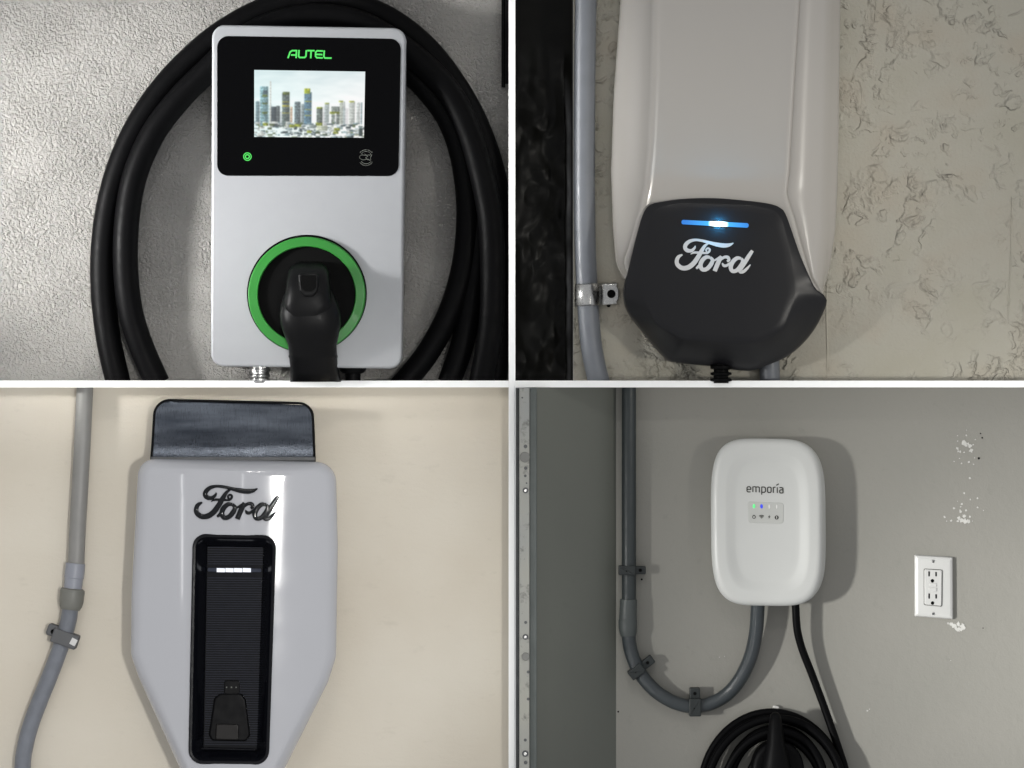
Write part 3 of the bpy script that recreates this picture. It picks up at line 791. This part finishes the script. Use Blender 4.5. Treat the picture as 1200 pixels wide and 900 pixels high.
last = inset(orient(o3), 12); sl = s3
# keep the matching order
rs_front = []
for k in range(1, 15):
    t = k / 14
    rs_front.append([(a[0] + (b[0] - a[0]) * t, a[1] + (b[1] - a[1]) * t, 0) for a, b in zip(last, sl)])
rs += [[(x, y, F3 + zf3(x, y)) for x, y, _ in r] for r in rs_front]
rs.append([(x, y, 40) for x, y in sl])
mb.rings(rs, True, False); mb.build('housing', M['gloss_grey'], fp, 45)
# slot liner: lip, walls and floor
zs = F3 + 15.5
mb = MB(); so = orient(slot)
prof = [(-0.6, zs - 4), (-0.6, zs + 1.6), (0.8, zs + 2.6), (3.0, zs + 2.4), (4.4, zs + 1.0), (9.5, zs - 9), (14, zs - 18), (15.5, zs - 22)]
rs = [[(x, y, z) for x, y in inset(so, d_)] for d_, z in prof]
mb.rings(rs, False, True); liner = mb.build('slot_liner', M['recess_black'], fp, 40)
fz = zs - 22
mb = MB(); y = 641.0
while y < 874:
    t = (y - 625) / 268; x0 = 243.5 - 4.5 * t; x1 = 308.5 - 8.0 * t
    if not (661 < y < 675):
        mb.prism([(x0, y), (x1, y + 0.4), (x1, y + 1.6), (x0, y + 1.2)], fz - 0.5, fz + 1.5)
    y += 2.75
tag(mb.build('ribbing', plain('dark_blue_grey_ribs', lin(30, 32, 42), 0.14, 0.3, var=0.02, rvar=0.02), fp, 0), kind='stuff')
MB().prism(rounded([(243, 665.5), (306, 666.5), (306, 670.8), (243, 670.0)], 1.4, 3), fz, fz + 2.2, 0.4, 2).build('light_strip', plain('dim_strip', lin(60, 64, 76), 0.6, 0.1), fp)
for k in range(4):
    x0 = 253.8 + k * 10.15
    MB().prism([(x0, 665.9), (x0 + 9.5, 666.1), (x0 + 9.5, 670.7), (x0, 670.5)], fz + 1, fz + 3.0).build('light_segment', M['led_white'], fp, 0)
dock = MB().prism(rounded([(251, 818), (258, 813), (283, 813), (288, 820), (293, 862), (288, 869), (248, 868), (244.5, 861)], [6, 6, 6, 6, 5, 5, 5, 5], 5), fz, fz + 7, 2.2, 3).build('dock_socket', M['dock'], fp)
MB().prism(rounded([(262.5, 797.5), (280.5, 798), (280.5, 814), (262.5, 814)], 2.5, 3), fz, fz + 5, 1, 2).build('contact_block', M['dock'], fp)
for k in range(3): MB().disc(265.5 + 5.6 * k, 805.5, 0.9, fz + 5, fz + 5.5, 10).build('contact', M['grey_print'], fp)
MB().prism(rounded([(253.5, 848.5), (279.5, 849), (279.5, 867), (252.5, 866.5)], 2, 3), fz + 6.8, fz + 9.5, 1, 2).build('dock_flap', plain('brown_black_flap', lin(22, 19, 18), 0.4, 0.2), dock)
MB().tube([(236, 877.5, fz + 4), (268, 878.3, fz + 4), (299, 879, fz + 4)], 1.5, 10, 4).build('ledge', M['recess_black'], fp)
ZR[0] = F3 + 10
mb = MB(); script(mb, 227.6, 568.2, 99.5 / 935, 41.2 / 380, 0.0, 0 - 2, 1.2, 1.2, lambda x, y: F3 + zf3(x, y), 1.15).build('emblem', M['emblem'], fp, 40)
# brushed metal hanger above the charger
ZR[0] = 60
hg = thing('cable_hanger', (272, 540, 0), 'brushed metal cable hanger with black rim above the shield-shaped charger', 'hanger')
hang = rounded([(179.0, 467), (366.5, 471.5), (370, 552), (174.5, 550)], [20, 18, 1, 1], 8)
def hz(y): 
    t = max(0, min(1, (y - 466) / 84)); return 42 + 84 * (-0.1 * t + 0.78 * t ** 3 / 3)
rs = []
def ring_h(poly, dz): return [(x, y, hz(y) + dz) for x, y in poly]
ho = orient(hang)
# densify side edges so the curve shows
den = []
for i, p_ in enumerate(ho):
    q_ = ho[(i + 1) % len(ho)]; L_ = math.hypot(q_[0] - p_[0], q_[1] - p_[1]); n2 = max(1, int(L_ / 6))
    for k in range(n2): den.append((p_[0] + (q_[0] - p_[0]) * k / n2, p_[1] + (q_[1] - p_[1]) * k / n2))
mb = MB(); rr_ = [mb.ring(ring_h(inset(den, d_), z_)) for d_, z_ in ((0, -6), (0, 1.2), (0.8, 2.0), (2.0, 2.0), (2.8, 1.0), (2.9, -6))]
for a_, b_ in zip(rr_, rr_[1:] + rr_[:1]): mb.bridge(a_, b_)
mb.build('rim', M['black_plastic'], hg, 40)
mb = MB(); di = inset(den, 2.6)
NYh, NXh = 26, 24
ids = []
y0, y1 = min(p_[1] for p_ in di) + 0.02, max(p_[1] for p_ in di) - 0.02
for j in range(NYh + 1):
    y = y0 + (y1 - y0) * (j / NYh) ** 1.3
    xs = []
    for i, p_ in enumerate(di):
        q_ = di[(i + 1) % len(di)]
        if (p_[1] - y) * (q_[1] - y) <= 0 and abs(p_[1] - q_[1]) > 1e-9:
            t = (y - p_[1]) / (q_[1] - p_[1]); xs.append(p_[0] + (q_[0] - p_[0]) * t)
    xa, xb = (min(xs), max(xs)) if xs else (270, 272)
    ids.append(mb.ring([(xa + (xb - xa) * i / NXh, y, hz(y) + 0.3 - 1.2 * (1 - (2 * i / NXh - 1) ** 2)) for i in range(NXh + 1)] + [(xb + (xa - xb) * i / NXh, y, hz(y) - 5) for i in range(NXh + 1)]))
for a_, b_ in zip(ids, ids[1:]): mb.bridge(a_, b_)
mb.cap(ids[0]); mb.cap(ids[-1])
mb.build('face', M['brushed'], hg, 60)
MB().box(230, 315, 500, 545, 0, 28).build('bracket', M['black_plastic'], hg)
MB().box(176.5, 368.5, 535.5, 540, 20, 60, 0.8).build('bottom_edge', M['clamp'], hg)

# conduit on the cream wall
ZR[0] = 14
bc = thing('electrical_conduit', (26, 960, 0), 'grey conduit with coupling running down the cream wall into flexible tube', 'conduit')
MB().tube([(99.8, 449, 14), (95.5, 540, 14), (91.5, 610, 14), (89, 664, 14)], 9.8, 24, 4).build('pipe', M['conduit_b'], bc, 60)
def along(p0, p1, prof, n=24):
    a, b = Vector(p0), Vector(p1); t = (b - a).normalized(); up = Vector((0, 0, 1)); sd = t.cross(up)
    return [[tuple(a + (b - a) * s + (up * math.cos(2 * math.pi * k / n) + sd * math.sin(2 * math.pi * k / n)) * r) for k in range(n)] for s, r in prof]
mb = MB(); mb.rings(along((88.6, 660, 14), (85.2, 691, 14), [(0, 11.0), (0.02, 11.6), (0.55, 11.6), (0.57, 10.9), (1, 10.6)])); mb.build('coupling', M['coupling'], bc, 40)
mb = MB(); mb.rings(along((85.3, 689.5, 14), (82.5, 714.5, 14), [(0, 12.2), (0.06, 14.2), (0.14, 14.6), (0.6, 14.3), (0.85, 13.2), (1, 11.0)])); mb.build('compression_nut', M['nut'], bc, 40)
MB().tube([(83, 706, 14), (80.5, 726, 14), (74.5, 748, 15), (66.5, 771, 15), (56.5, 797, 15), (45.5, 824, 15), (36, 850, 15), (29.5, 875, 15), (26.5, 900, 15), (26, 960, 14)], 9.7, 22, 8).build('flexible_tube', M['flex'], bc, 60)
ZR[0] = 22
cl = thing('conduit_clamp', (74, 748, 0), 'charcoal plastic clamp holding grey flexible tube on the cream wall', 'clamp')
MB().obox(76, 748.5, 31, 17, 20, 2, 27, 2, 1.5).build('strap_block', M['clamp'], cl)
MB().obox(61, 739, 13, 14, 20, 0, 19, 3, 1.5).build('mounting_ear', M['clamp'], cl)
MB().disc(62, 740.5, 3, 18.8, 19.3, 14).build('screw_hole', M['slot'], cl)
MB().obox(86.5, 752, 8, 7, -62, 26.9, 27.4, 0.3).build('sticker', M['white_print'], cl)

# ================================================================== BOTTOM RIGHT BAY
F4 = 44
ZR[0] = F4
em = thing('wall_charger', (900, 712, 0), 'rounded white charger with small green and blue status lights', 'charger')
def sup(cx, cy, a, b, n, k=96, lean=0.0):
    out = []
    for i in range(k):
        t = 2 * math.pi * i / k; c_, s_ = math.cos(t), math.sin(t)
        x = a * math.copysign(abs(c_) ** (2 / n), c_); y = b * math.copysign(abs(s_) ** (2 / n), s_)
        out.append((cx + x + lean * y, cy + y + 0.012 * x))
    return out
fr = lambda d: sup(899.6, 612.3, 66 - d, 98.3 - d, 4.1 - d * 0.004, 96, 0.008)
bk = sup(903.4, 612.5, 65.6, 95.5, 4.1, 96, 0.008)
mb = MB()
rs = [[(x, y, 0) for x, y in bk], [(x, y, 22) for x, y in bk], [(x, y, 27) for x, y in sup(901.4, 612.4, 65.9, 97.5, 4.1, 96, 0.008)], [(x, y, 31) for x, y in fr(0)]]
for k in range(1, 7):
    q_ = math.pi / 2 * k / 6; rs.append([(x, y, 31 + 9 * math.sin(q_)) for x, y in fr(9 * (1 - math.cos(q_)))])
rs += [[(x, y, 40.3) for x, y in fr(15)], [(x, y, 40.4) for x, y in fr(16.5)]]
for d_, z in ((18.5, 40.1), (22, 39.1), (26, 37.9), (28, 37.4), (30, 37.15), (34, 37.1), (55, 37.2)): rs.append([(x, y, z) for x, y in fr(d_)])
mb.rings(rs); shell4 = mb.build('cover', M['matte_white'], em, 60)
ZR[0] = 37
T2 = lambda x, y: (860 + x / 13.85, 555 + y / 13.85)
LET = [[(214, 256), (274, 256), (274, 232), (258, 213), (228, 213), (213, 230), (213, 281), (228, 297), (270, 297)], [(308, 300), (308, 208)], [(308, 215), (345, 213), (358, 224), (358, 303)], [(358, 219), (397, 215), (413, 227), (413, 305)],
       [(452, 342), (452, 211)], [(452, 218), (495, 218), (512, 233), (512, 287), (495, 304), (452, 303)], [(560, 219), (592, 220), (604, 233), (604, 292), (592, 307), (558, 307), (546, 292), (546, 232), (560, 219)],
       [(640, 312), (640, 218)], [(640, 232), (654, 221), (676, 221)], [(704, 314), (704, 222)], [(688, 190), (730, 166)], [(740, 228), (778, 227), (796, 241), (796, 316)], [(796, 264), (757, 264), (743, 276), (743, 302), (757, 315), (796, 314)]]
mb = MB()
for k, stt in enumerate(LET): mb.ribbon([(*T2(*s), 18 / 13.85) for s in stt], 36.5, 37.5 + 0.02 * k, False)
mb.build('lettering', M['dark_print'], shell4, 0)
ind = MB().prism(rounded([T2(222, 452), T2(805, 478), T2(800, 812), T2(238, 798)], 3.2, 5), 36.6, 37.7, 0.3, 2).build('indicator_window', M['window_grey'], shell4)
for (x, y), mt in zip(((326, 528), (448, 531), (574, 534), (698, 536)), ('led_g', 'led_b', 'white_print', 'white_print')):
    px_, py_ = T2(x, y); MB().disc(px_, py_, 1.7 if mt == 'led_g' else (1.6 if mt == 'led_b' else 0.9), 37.5, 38.1, 16, 0.2, 2.6).build('status_led', M[mt], em)
mb = MB(); zi = 37.6
x, y = T2(326, 703); mb.ribbon(circ(x, y, 1.8, .75, 18)[:-1], zi, zi + .4, False, closed=True); mb.ribbon([(x, y - 2.6, .8), (x, y - .8, .8)], zi, zi + .45, False); mb.build('power_icon', M['dark_print'], shell4, 0)
mb = MB(); x, y = T2(448, 722)
for k, r in enumerate((0.9, 2.4, 3.9)): mb.ribbon(circ(x, y + .6, r, 1.0, 10, 225, 315), zi, zi + .4 + .02 * k, False)
mb.build('wireless_icon', M['dark_print'], shell4, 0)
mb = MB(); x, y = T2(572, 702); mb.prism([(x + .9, y - 2.3), (x - 1.5, y + .4), (x - .1, y + .4), (x - .6, y + 2.4), (x + 1.6, y - .5), (x + .3, y - .5)], zi, zi + .4).build('bolt_icon', M['dark_print'], shell4, 0)
mb = MB(); x, y = T2(694, 712); mb.disc(x, y, 2.4, zi, zi + .4, 20); alert = mb.build('alert_icon', M['dark_print'], shell4, 0)
MB().box(x - .35, x + .35, y - 1.5, y + 1.4, zi + .4, zi + .6).build('alert_mark', M['white_print'], em, 0)

# conduit with clamps
ZR[0] = 12
ec = thing('electrical_conduit', (737, 830, 0), 'dark grey conduit curving round the corner up into the rounded white charger', 'conduit')
MB().tube([(737, 449, 12), (737, 600, 12), (737, 704, 12)], 8.4, 22, 3).build('pipe', M['dconduit'], ec, 60)
mb = MB(); mb.rings(along((736.6, 702, 12), (735.8, 727, 12), [(0, 9.0), (0.02, 9.9), (1, 10.4)])); mb.build('coupling', M['dcoupling'], ec, 40)
mb = MB(); mb.rings(along((735.6, 725.5, 12), (736.2, 745.5, 12), [(0, 10.4), (0.05, 10.9), (0.5, 10.9), (0.75, 10.2), (1, 8.9)])); mb.build('compression_nut', M['dcoupling'], ec, 40)
MB().tube([(736, 738, 12), (738, 757, 12), (743, 774, 12), (751.5, 791, 12), (768, 809.5, 12), (789, 822.5, 12), (810, 827.8, 12), (831, 825, 12), (851.5, 814, 12.5), (867.5, 795, 14), (879.5, 769, 17), (885.5, 740, 20), (887.3, 712, 22), (887.5, 700, 22)], 8.2, 20, 8).build('flexible_tube', M['dflex'], ec, 60)
ZR[0] = 20
def clamp_at(cx, cy, deg, lab, w=18, h=12, ear=14):
    t_ = thing('conduit_clamp', (cx, cy, 0), lab, 'clamp', 'clamps on the dark grey conduit')
    MB().obox(cx, cy, w, h, deg, 2, 24, 1.2, 1.2).build('strap_block', M['dclamp'], t_)
    c_, s_ = math.cos(math.radians(deg)), math.sin(math.radians(deg))
    ex, ey = cx + c_ * (w / 2 + ear / 2 - 1), cy + s_ * (w / 2 + ear / 2 - 1)
    MB().obox(ex, ey, ear, h * 0.86, deg, 0, 15, 1.5, 1.2).build('mounting_ear', M['dclamp'], t_)
    MB().disc(ex, ey, 2.0, 14.9, 15.4, 12).build('screw_hole', M['slot'], t_)
    MB().disc(cx - 1, cy + 1, 0.9, 23.9, 24.3, 10).build('rivet', M['slot'], t_)
clamp_at(735, 668.5, 0, 'dark clamp on the straight upright run of dark grey conduit', 20, 11, 13)
clamp_at(746, 787, -38, 'tilted dark clamp just below the conduit coupling nut', 19, 12, 16)
clamp_at(814.5, 829, -90, 'upright dark clamp at the lowest bend of dark grey conduit', 21, 14, 13)

# output cable, coil and hook
ZR[0] = 14
oc = thing('charging_cable', (905, 1010, 0), 'thin black charging cable hanging from the rounded white charger in a coil', 'cable')
run = [(931.5, 700, 22), (932, 712, 22), (934, 738, 20), (940, 761, 17), (951, 789, 14), (964.5, 825, 13), (975.5, 856, 13), (985, 884, 14), (991, 905, 14), (996, 945, 14), (985, 990, 14), (950, 1022, 12)]
MB().tube(run, 4.6, 14, 8).build('lead', M['black_rubber'], oc, 60)
R = random.Random(11)
loops = [(906, 926, 84, 90, 8, 0), (907, 931, 79, 90, 15, 3), (909, 935, 80, 95, 22, -4), (908, 927, 59, 73, 10, 2), (909, 930, 55, 68, 19, -5), (906, 938, 62, 82, 26, 8), (908, 936, 36, 60, 14, 4)]
for k, (cx, cy, a_, b_, z, rot) in enumerate(loops):
    path = []
    for i in range(41):
        t = 2 * math.pi * i / 40; x = a_ * math.cos(t); y = b_ * math.sin(t); r_ = math.radians(rot)
        wob = 1 + 0.012 * math.sin(2 * t + k) + 0.010 * math.sin(3 * t + 2 * k)
        path.append((cx + (x * math.cos(r_) - y * math.sin(r_)) * wob, cy + (x * math.sin(r_) + y * math.cos(r_)) * wob, z + 2.5 * math.sin(t * 2 + k)))
    MB().tube(path, 4.7, 12, 2).build('loop', M['black_rubber'], oc, 60)
ZR[0] = 40
hk = thing('charging_connector', (910, 960, 0), 'black connector hung nose up in the centre of the thin cable coil', 'connector')
secs = [(834.5, 2.5, 42, 3), (837, 5.5, 42, 7), (845, 7.6, 43, 10), (858, 9.2, 44, 12), (872, 11, 45, 14), (884, 14.5, 45, 16), (900, 18, 44, 18), (930, 18, 42, 18), (975, 15, 38, 15)]
rs = [[(908.5 + (y - 835) * 0.01 + hw * math.copysign(abs(math.cos(t)) ** 0.8, math.cos(t)), y, zc_ + hd * math.sin(t)) for t in [2 * math.pi * i / 32 for i in range(32)]] for y, hw, zc_, hd in secs]
mb = MB(); mb.rings(rs); mb.build('handle', M['black_plastic'], hk, 50)
mb = MB(); mb.prism(sup(912, 905, 31, 36, 2.2, 48), 0, 36, 6, 4).build('holder', M['black_plastic'], hk)
ZR[0] = 6
MB().prism(rounded([(906, 826), (913, 828), (914, 836), (905, 835)], 2, 3), 0, 5, 1, 2).build('wall_anchor', M['plaster_chip'], hk)

# outlet
ZR[0] = 6
ou = thing('wall_outlet', (1095, 726, 0), 'white wall outlet with two sockets on the grey wall', 'outlet')
pq = orient([(1072, 650.2), (1117, 652.8), (1117.4, 726), (1072.2, 722.4)])
mb = MB(); mb.rings([[(x, y, z) for x, y in rounded(inset(pq, d_), 1.0, 3)] for d_, z in ((0, 0), (0, 2.2), (1.2, 4.8), (3.2, 6.0), (4.4, 6.3))])
plate = mb.build('cover_plate', M['outlet'], ou, 30)
MB().prism(rounded([(1082.4, 666.2), (1104.4, 667.4), (1104, 711), (1082.6, 709)], 1.6, 3), 5.5, 6.6).build('gap', plain('shadow_gap', lin(84, 84, 80), 0.8), ou, 0)
rec = MB().prism(rounded([(1083.1, 666.9), (1103.6, 668.1), (1103.2, 710.2), (1083.3, 708.3)], 1.4, 3), 5.5, 8.2, 0.9, 2).build('receptacle', M['outlet'], ou)
for x, y, h in ((1088.5, 672.4, 6), (1096.7, 672.8, 5), (1088.6, 698.4, 6), (1096.8, 698.8, 5)):
    MB().box(x - .85, x + .85, y - h / 2, y + h / 2, 8.1, 8.45).build('slot', M['slot'], rec, 0)
for x, y in ((1092.5, 680), (1092.6, 706)):
    MB().prism([(x + 2 * math.cos(math.radians(a_)), y + 0.6 + 2.1 * math.sin(math.radians(a_))) for a_ in range(-180, 181, 20)][:-1] + [], 8.1, 8.45).build('ground_hole', M['slot'], rec, 0)
MB().box(1088.3, 1097.3, 683.4, 687.6, 8.0, 9.2, .4).build('test_button', M['outlet'], rec)
MB().box(1088.3, 1097.3, 688.8, 693.2, 8.0, 9.2, .4).build('reset_button', M['outlet'], rec)
for y in (657.7, 719.0):
    sc_ = MB().disc(1093.6, y, 1.9, 6.0, 7.0, 16, .4).build('screw', M['steel'], ou)
    MB().obox(1093.6, y, 3.0, .6, 70, 6.9, 7.15).build('screw_slot', M['slot'], sc_, 0)

# bare plaster patches
ZR[0] = 0
def chips(spots, seed, name='bare_plaster'):
    R = random.Random(seed); mb = MB()
    for x, y, r in spots:
        n = R.randint(8, 13); mb.prism([(x + r * R.uniform(.45, 1.4) * math.cos(2 * math.pi * i / n), y + r * R.uniform(.45, 1.3) * math.sin(2 * math.pi * i / n)) for i in range(n)], -0.5, 0.35 + R.uniform(0, .25))
    tag(mb.build(name, M['plaster_chip'], grey_wall, 0), kind='stuff')
R = random.Random(21)
T3 = lambda x, y: (1080 + x / 5.625, 480 + y / 5.625)
sp = [(280, 222, 3.4), (290, 232, 2.8), (318, 238, 2.2), (325, 268, 2.4), (235, 255, 1.8), (255, 278, 1.5), (240, 276, 1.2), (305, 225, 1.5), (340, 232, 1.0), (237, 208, .9), (295, 170, 1.1), (237, 172, .7), (355, 198, .8), (250, 322, .8), (265, 356, 1.1), (313, 345, 1.4), (342, 360, 1.0), (350, 318, .8), (215, 342, .7), (280, 282, .9), (318, 452, 1.4), (330, 280, .9), (296, 135, .6)]
chips([(*T3(x, y), r) for x, y, r in sp], 1)
sp = [(282, 552, 1.4), (320, 592, .9), (368, 584, 1.0), (265, 622, 1.2), (258, 640, .9), (213, 650, 1.4), (370, 646, 1.3), (255, 672, 2.0), (292, 666, 1.4), (150, 708, 1.3), (165, 735, .8), (195, 732, 1.2), (245, 715, 2.0), (265, 730, 2.6), (285, 735, 2.8), (308, 735, 2.2), (280, 700, 2.0), (318, 705, 1.2), (240, 735, 1.6), (335, 735, .6), (408, 664, .7), (238, 604, .5)]
chips([(*T3(x, y), r) for x, y, r in sp], 2)
T4 = lambda x, y: (1050 + x / 8.18, 640 + y / 8.18)
chips([(*T4(x, y), r) for x, y, r in [(530, 745, 2.4), (560, 770, 2.8), (600, 745, 2.6), (640, 765, 3.0), (600, 800, 2.6), (625, 795, 2.8), (575, 790, 1.8), (500, 740, 1.2), (655, 790, 1.4)]], 3)
chips([(843, 770, .7), (1016.5, 833, 1.1), (1019, 831, .7), (849, 769, .5), (1114, 774, .6)], 4)
mb = MB()
for x, y, r in ((752, 679, 1.2), (724.5, 834, 1.1), (696, 491, .9), (1147, 537, 1.4), (1151, 513, 1.0), (1149, 508, .8), (1152, 736, .7)): mb.disc(x, y, r, -.3, .3, 9)
tag(mb.build('nail_marks', M['slot'], grey_wall, 0), kind='stuff')

# steel door jamb
ZR[0] = zc
jb = thing('door_jamb', (616, 1250, 60), 'worn white metal door jamb with bolt heads along its face', 'door jamb')
MB().box(604.5, 608.6, 454.6, 1250, 40, zc + 2).build('inner_edge', M['dclamp'], jb, 0)
MB().box(608.7, 620.5, 454.6, 1250, 60, zc + 8, 1.2).build('face_strip', M['worn'], jb)
MB().box(620.6, 629.0, 454.6, 1250, 60, zc + 3, 1.0).build('return_edge', plain('grey_jamb_paint', lin(86, 92, 90), 0.5, 0.4, var=0.06), jb)
zb = zc + 8
for x, y, r in ((615.8, 523, 2.2), (616, 548.5, 2.0), (615.5, 557.5, 1.6), (616, 729, 1.8), (619, 787, 1.8), (619, 818.7, 1.8), (615.5, 866.7, 1.8), (616, 893, 2.2), (612, 466, 1.1), (617, 566, 1.0)):
    MB().disc(x, y, r, zb - .5, zb + .4, 14, .2).build('bolt_hole', M['clamp'], jb)
for x, y, r in ((615, 535.6, 6.2), (616, 769, 4.8)):
    MB().disc(x, y, r, zb - .5, zb + 1.8, 20, .8).build('bolt_head', plain('grey_bolt', lin(120, 120, 116), 0.5, 0.5), jb)
for x, y, r in ((615.8, 574.5, 3.4), (615.8, 746, 3.4), (615.5, 882.5, 3.8)):
    b_ = MB().disc(x, y, r, zb - .5, zb + 1.2, 18, .5).build('washer', M['clamp'], jb)
    MB().disc(x, y, r * .6, zb + 1.2, zb + 2.6, 6, .4).build('nut', M['steel'], b_)
